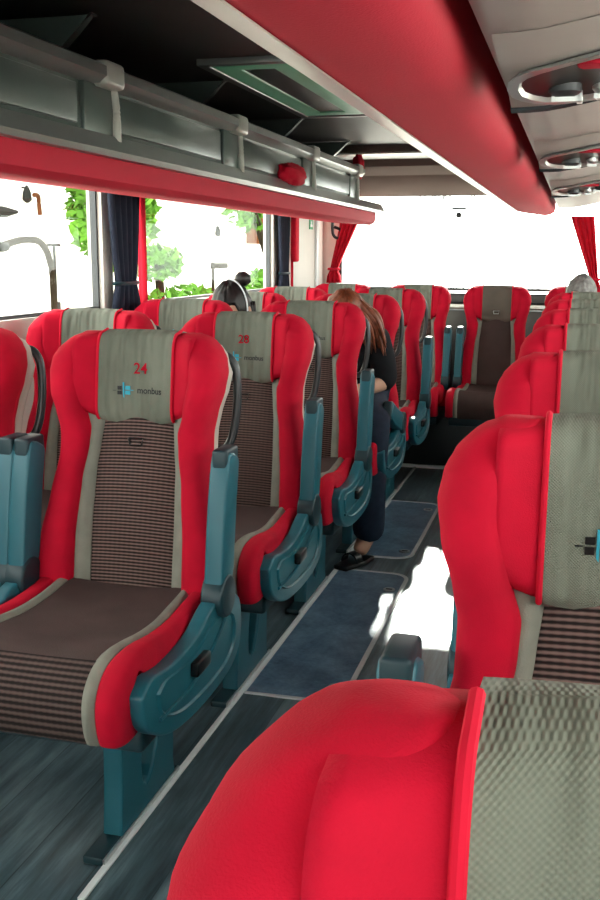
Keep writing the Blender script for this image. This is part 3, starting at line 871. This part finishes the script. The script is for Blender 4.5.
def hair_cap(parent, T, mat, fn=None, s=1.10, name='hair'):
    m = MB(); n, k = 44, 26; rows = []
    for j in range(k+1):
        ph = -.62 + (PI/2+.62)*j/k; row = []
        for i in range(n):
            t_ = 2*PI*i/n
            d = Vector((math.cos(ph)*math.cos(t_), math.cos(ph)*math.sin(t_), math.sin(ph)))
            if d.y < -.25:                       # hairline in front
                lim = .42; ph2 = max(ph, math.asin(lim*min(1, (-d.y-.25)/.35)+(-.58)*(1-min(1, (-d.y-.25)/.35))) )
                d = Vector((math.cos(ph2)*math.cos(t_), math.cos(ph2)*math.sin(t_), math.sin(ph2)))
            r = 1 + .05*noise.noise(d*4) + .03*math.sin(t_*17)
            row.append(tuple(T @ Vector((d.x*.074*s*r, d.y*.090*s*r+.004, d.z*.112*s*r+.004))))
        rows.append(row)
    m.grid(rows, True, True)
    return m.build(name, mat, parent, smooth='all')
def cloth_tube(parent, name, mat, verts, edges, radii, root=0, subs=2):
    return skin_body(name, verts, edges, radii, mat, parent, subs, root)

# --- woman with auburn hair in the left aisle column, folded forward over her lap
base = (-.48, 4.10, .60); hc = (-.46, 3.93, .965)
J = [base, (-.465, 4.09, .70), (-.44, 4.05, .82), (-.45, 3.99, .905), (-.46, 3.945, .94)]
Rr = [(.125, .10), (.11, .085), (.125, .09), .052, .05]
E_ = [(0, 1), (1, 2), (2, 3), (3, 4)]
# aisle-side arm (sleeve, bare elbow)
J += [(-.335, 4.00, .885), (-.295, 3.98, .715), (-.375, 3.86, .70), (-.42, 3.80, .68)]
Rr += [.055, .040, .026, (.032, .018)]; E_ += [(2, 5), (5, 6), (6, 7), (7, 8)]
J += [(-.42, 3.765, .63), (-.43, 3.735, .615), (-.40, 3.76, .63), (-.41, 3.725, .61), (-.385, 3.765, .63), (-.39, 3.73, .61), (-.41, 3.79, .60)]
Rr += [.009, .007, .009, .007, .009, .007, .009]; E_ += [(8, 9), (9, 10), (8, 11), (11, 12), (8, 13), (13, 14), (8, 15)]
J += [(-.58, 4.00, .87), (-.62, 3.95, .70), (-.55, 3.82, .65), (-.52, 3.77, .63)]
Rr += [.052, .038, .026, (.032, .018)]; E_ += [(2, 16), (16, 17), (17, 18), (18, 19)]
# legs
J += [(-.39, 4.08, .585), (-.305, 3.77, .585), (-.325, 3.86, .12), (-.36, 3.775, .045)]
Rr += [.088, .062, .036, (.036, .022)]; E_ += [(0, 20), (20, 21), (21, 22), (22, 23)]
J += [(-.57, 4.08, .585), (-.56, 3.76, .59), (-.52, 3.80, .12), (-.54, 3.70, .045)]
Rr += [.088, .060, .036, (.036, .022)]; E_ += [(0, 24), (24, 25), (25, 26), (26, 27)]
p, T = person('person', 'passenger with auburn hair, black shirt and navy trousers leaning in the left aisle seat', base, J, Rr, E_, hc, R(15), R(30), None)
b0 = Vector(base)
def loc(L_): return [tuple(Vector(v)-b0) for v in L_]
cloth_tube(p, 'black_top', SHIRTB, loc([J[0], J[1], J[2], (-.45, 4.0, .885), J[5], (-.295, 3.98, .725), (-.32, 3.94, .705), J[16], (-.61, 3.955, .74)]), [(0, 1), (1, 2), (2, 3), (2, 4), (4, 5), (5, 6), (2, 7), (7, 8)], [(.14, .115), (.13, .10), (.145, .108), .07, .066, .056, .045, .068, .055])
cloth_tube(p, 'trousers', JEANS, loc([J[0], J[20], J[21], (-.312, 3.80, .40), (-.335, 3.85, .075), J[24], J[25], (-.54, 3.78, .40), (-.52, 3.80, .13)]), [(0, 1), (1, 2), (2, 3), (3, 4), (0, 5), (5, 6), (6, 7), (7, 8)], [(.145, .115), .102, .075, .062, .075, .102, .075, .062, .070])
for cx_, cy_, a in ((-.365, 3.78, R(-22)), (-.54, 3.71, R(0))):
    m = MB(); rows = []
    for k in range(9):
        v = k/8; y = .085-.20*v; wd = .030+.014*math.sin(PI*min(1, v*1.1)); rows.append([(-wd, y, .004), (wd, y, .004), (wd, y, .022), (-wd, y, .022)])
    m.grid(rows, True, True)
    sh = m.build('sandal', BLACK, p, bevel=.004); sh.location = Vector((cx_, cy_, 0))-b0; sh.rotation_euler = (0, 0, a)
    rows = []
    for k in range(7):
        y = -.03-.04*k/6+.02; rows.append([(.040*math.cos(t_), y, .02+.040*math.sin(t_)) for t_ in [PI*q/12 for q in range(13)]]+[(.035*math.cos(t_), y, .02+.034*math.sin(t_)) for t_ in [PI*q/12 for q in range(12, -1, -1)]])
    MB().grid(rows, True, True).build('strap', BLACK, sh)
hair_cap(p, T, HAIRR, s=1.16)
# strands falling over the aisle shoulder
m = MB(); hb = Vector(hc)-b0
for i in range(60):
    a = R(-60+240*random.random()); st = hb + Vector((.078*math.cos(a)*.9, .08*math.sin(a)*.8, .04+.05*random.random()))
    dx = .10+.07*random.random(); dzz = -.07-.10*random.random()
    en = hb + Vector((dx, -.01+.05*random.random(), dzz+.03))
    md = (st+en)/2 + Vector((.02, -.02, .025))
    m.tube(spline([st, md, en], 5), [.010, .011, .011, .010, .010, .009, .008, .007, .006, .004, .0015], 6)
m.build('long_hair', HAIRR, p, smooth='all')

# --- passenger with black hair and white band by the window
base = (-.93, 4.13, .60); hc = (-.925, 3.89, .995)
J, Rr, E_ = seated(base, hc)
p, T = person('person', 'black-haired passenger with white hair band and light blue shirt by the left window', base, J, Rr, E_, hc, R(-8), R(14), None)
b0 = Vector(base)
cloth_tube(p, 'shirt', SHIRTL, loc([J[0], J[1], J[2], J[3], J[5], J[6], J[13], J[14]]), [(0, 1), (1, 2), (2, 3), (2, 4), (4, 5), (2, 6), (6, 7)], [(.14, .115), (.13, .10), (.15, .105), .066, .066, .052, .066, .052])
hl = [i for i, (a, b) in enumerate(E_)]
tr = [loc([J[0]])[0]]
lid = [i for i, v in enumerate(J) if abs(v[2]-(base[2]-.01)) < 1e-6]
cloth_tube(p, 'trousers', JEANS, loc([J[0], J[lid[0]], J[lid[0]+1], J[lid[0]+2], J[lid[1]], J[lid[1]+1], J[lid[1]+2]]), [(0, 1), (1, 2), (2, 3), (0, 4), (4, 5), (5, 6)], [(.14, .11), .10, .07, .055, .10, .07, .055])
hair_cap(p, T, HAIRB, s=1.10)
m = MB()
for q in range(1): m.ellip(T @ Vector((.045, .045, .125)), (.034, .034, .030), 20, 12, lambda d: 1+.15*noise.noise(d*5))
m.build('hair_bun', HAIRB, p, smooth='all')
MB().tube([tuple(T @ Vector((.084*math.cos(a), -.020+.03*math.sin(a), .010+.122*math.sin(a)))) for a in [PI*.52*k/24 for k in range(25)]], .0035, 8).build('hair_band', WHITE, p)
m = MB()
for i in range(14):
    x = .06+.02*random.random(); st = T @ Vector((x, .02+.03*random.random(), .03)); en = T @ Vector((x+.005, -.02+.04*random.random(), -.13-.03*random.random()))
    m.tube(spline([st, (st+en)/2+Vector((.008, 0, 0)), en], 4), [.010]*5+[.009, .007, .004, .002], 6)
m.build('hair_lock', HAIRB, p, smooth='all')

# --- grey haired passenger on the rear bench, right
base = (.45, 5.62, .60); hc = (.455, 5.50, 1.005)
J, Rr, E_ = seated(base, hc)
p, T = person('person', 'grey-haired passenger showing only a head above the far right aisle seats', base, J, Rr, E_, hc, 0, R(12), None)
b0 = Vector(base)
cloth_tube(p, 'shirt', SHIRTB, loc([J[0], J[1], J[2], J[3], J[5], J[6], J[13], J[14]]), [(0, 1), (1, 2), (2, 3), (2, 4), (4, 5), (2, 6), (6, 7)], [(.14, .115), (.13, .10), (.15, .105), .066, .066, .052, .066, .052])
lid = [i for i, v in enumerate(J) if abs(v[2]-(base[2]-.01)) < 1e-6]
cloth_tube(p, 'trousers', JEANS, loc([J[0], J[lid[0]], J[lid[0]+1], J[lid[0]+2], J[lid[1]], J[lid[1]+1], J[lid[1]+2]]), [(0, 1), (1, 2), (2, 3), (0, 4), (4, 5), (5, 6)], [(.14, .11), .10, .07, .055, .10, .07, .055])
hair_cap(p, T, HAIRG, s=1.08)

# ------------------------------------------------------------------ outside the windows
GZ = -1.2
struct(MB().box(-60, 60, -40, 90, GZ-.1, GZ).build('floor_street', PAVE, smooth=False))
# across the street: long pale building
bd = empty('pale_building', (-9, 16, GZ), 'very bright pale building across the street beyond the left windows', 'building')
MB().box(-4, 0, -14, 34, 0, 9).build('wall', PLASTER, bd, smooth=False)
MB().box(0, .06, -14, 34, 0, 1.75).build('plinth', PLASTER, bd, smooth=False)
def outdoor(px, py, X):
    d = fw + rt2*(px-300)/F_PX - up2*(py-450)/F_PX
    t_ = (X-.431)/d.x; return Vector((.431, 0, 1.228)) + d*t_
def foliage(name, c, r, n, label, leaf=.12, ty=0):
    t = empty(name, (c[0], c[1], GZ), label, 'tree')
    m = MB(); rnd = random.Random(hash(label) % 1000 if False else len(label))
    for i in range(n):
        while True:
            d = Vector((rnd.uniform(-1, 1), rnd.uniform(-1, 1), rnd.uniform(-1, 1)))
            if .2 < d.length <= 1 and noise.noise(d*2.3+Vector(c)) > -.18: break
        p = Vector((d.x*r[0], d.y*r[1], c[2]-GZ+d.z*r[2]))
        a = Vector((rnd.gauss(0, 1), rnd.gauss(0, 1), rnd.gauss(0, 1))).normalized()
        b = a.cross(Vector((rnd.gauss(0, 1), rnd.gauss(0, 1), rnd.gauss(0, 1)))).normalized()
        l = leaf*rnd.uniform(.7, 1.4); k = len(m.v)
        m.v += [tuple(p-a*l), tuple(p+b*l*.5), tuple(p+a*l), tuple(p-b*l*.5)]
        m.f.append((k, k+1, k+2, k+3)); m.mi.append(0)
    m.build('foliage', LEAF, t, smooth=False, norm=False)
    MB().tube(spline([(0, ty, 0), (.05, ty*.9, (c[2]-GZ)*.4), (0, 0, c[2]-GZ)], 5), .09, 10).build('trunk', BARK, t)
q = outdoor(118, 212, -7.5); foliage('leafy_tree', (q.x, q.y-.1, q.z+.05), (.5, 1.5, 1.15), 2200, 'bright green leafy tree behind the nearer navy curtain')
q = outdoor(158, 250, -7.8); foliage('leafy_shrub', (q.x, q.y, q.z-.25), (.4, 1.0, .36), 500, 'low green tree right of the nearer navy curtain', .10)
q = outdoor(250, 205, -7.2); foliage('hanging_greenery', (q.x, q.y, q.z+.1), (.4, 1.6, .75), 600, 'green leaves hanging beyond the second left window', .12, 2.2)
q = outdoor(264, 300, -7.0); foliage('leafy_shrub', (q.x, q.y, q.z+.05), (.5, 2.2, .7), 900, 'light green shrub low beyond the second left window', .12)
q = outdoor(180, 292, -7.6); foliage('leafy_shrub', (q.x, q.y, q.z-.2), (.3, 2.2, .35), 350, 'faint scrubby bush low in the middle of the left windows', .10)
# brown chimney-like box on the building corner
q = outdoor(264, 225, -8.62)
o = MB().box(-.4, .4, -.55, .55, -.55, .6).build('terracotta_planter', STONE, bevel=.03); o.location = q; tag(o, 'terracotta coloured box under the leaves beyond the second window', 'planter')
# street furniture
def P_(px, py, X=-7.2): return outdoor(px, py, X)
def rel(L_, b): return [tuple(v-b) for v in L_]
b = P_(54, 288); b0 = Vector((b.x, b.y, GZ))
t = empty('street_lamp', b0, 'curved brown street lamp arching beyond the first left window', 'street lamp')
MB().tube(spline(rel([Vector((b.x, b.y, GZ)), P_(53, 284), P_(50, 262), P_(46, 250), P_(38, 241), P_(22, 240), P_(4, 245)], b0), 5), .05, 10).build('post', BARK, t)
MB().ellip(tuple(P_(2, 247)-b0), (.10, .14, .07), 16, 10).build('lamp_head', IRON, t)
b = P_(54, 245); b0 = Vector((b.x, b.y, GZ))
t = empty('street_pole', b0, 'thin grey pole with a flat top beyond the first left window', 'pole')
MB().tube([(0, 0, 0), (0, 0, b.z-GZ)], .022, 10).build('post', IRON, t)
MB().box(-.03, .03, -.16, .16, b.z-GZ-.02, b.z-GZ+.02).build('cap', IRON, t, bevel=.01)
MB().box(-.04, .04, -.07, .07, b.z-GZ-1.2, b.z-GZ-.85).build('base_box', IRON, t, bevel=.01)
def lantern(px, py, s, label):
    b = P_(px, py, -8.9); t = empty('wall_lantern', b, label, 'lantern')
    m = MB(); m.tube([(0, 0, -.30*s), (0, 0, -.2*s), (0, 0, .05*s), (0, 0, .22*s), (0, 0, .30*s)], [.05*s, .16*s, .14*s, .08*s, .02*s], 14); m.build('lamp_body', IRON, t)
    MB().tube([(0, 0, .2*s), (-.2, 0, .25*s)], .015, 8).build('bracket', IRON, t)
lantern(27, 194, .5, 'small dark lantern on the pale building, first left window')
lantern(218, 231, .5, 'dark hanging lantern on the pale building, second left window')
b = P_(36, 194, -8.9); t = MB().tube(spline(rel([P_(34, 195, -8.9), P_(38, 196, -8.9), P_(39, 204, -8.9), P_(40, 215, -8.9)], b), 5), .04, 8).build('wall_pipe', STONE); t.location = b
tag(t, 'short bent terracotta pipe on the pale building beside the small lantern', 'pipe')
b = P_(8, 212, -8.9); t = MB().tube(rel([P_(-6, 211, -8.9), P_(5, 212, -8.9), P_(17, 212, -8.9)], b), [.10, .09, .03], 8).build('wall_bracket', IRON); t.location = b
tag(t, 'dark pointed bracket at the left edge of the first window', 'bracket')
b = P_(213, 272, -7.4); b0 = Vector((b.x, b.y, GZ))
t = empty('signpost', b0, 'small brown signpost seen over the passenger with the white hair band', 'signpost')
MB().tube([(0, 0, 0), (0, 0, P_(211, 262, -7.4).z-GZ)], .04, 8).build('post', BARK, t)
MB().box(-.03, .03, -.1, .95, P_(211, 268, -7.4).z-GZ-.02, P_(211, 263, -7.4).z-GZ).build('board', BARK, t, bevel=.02)
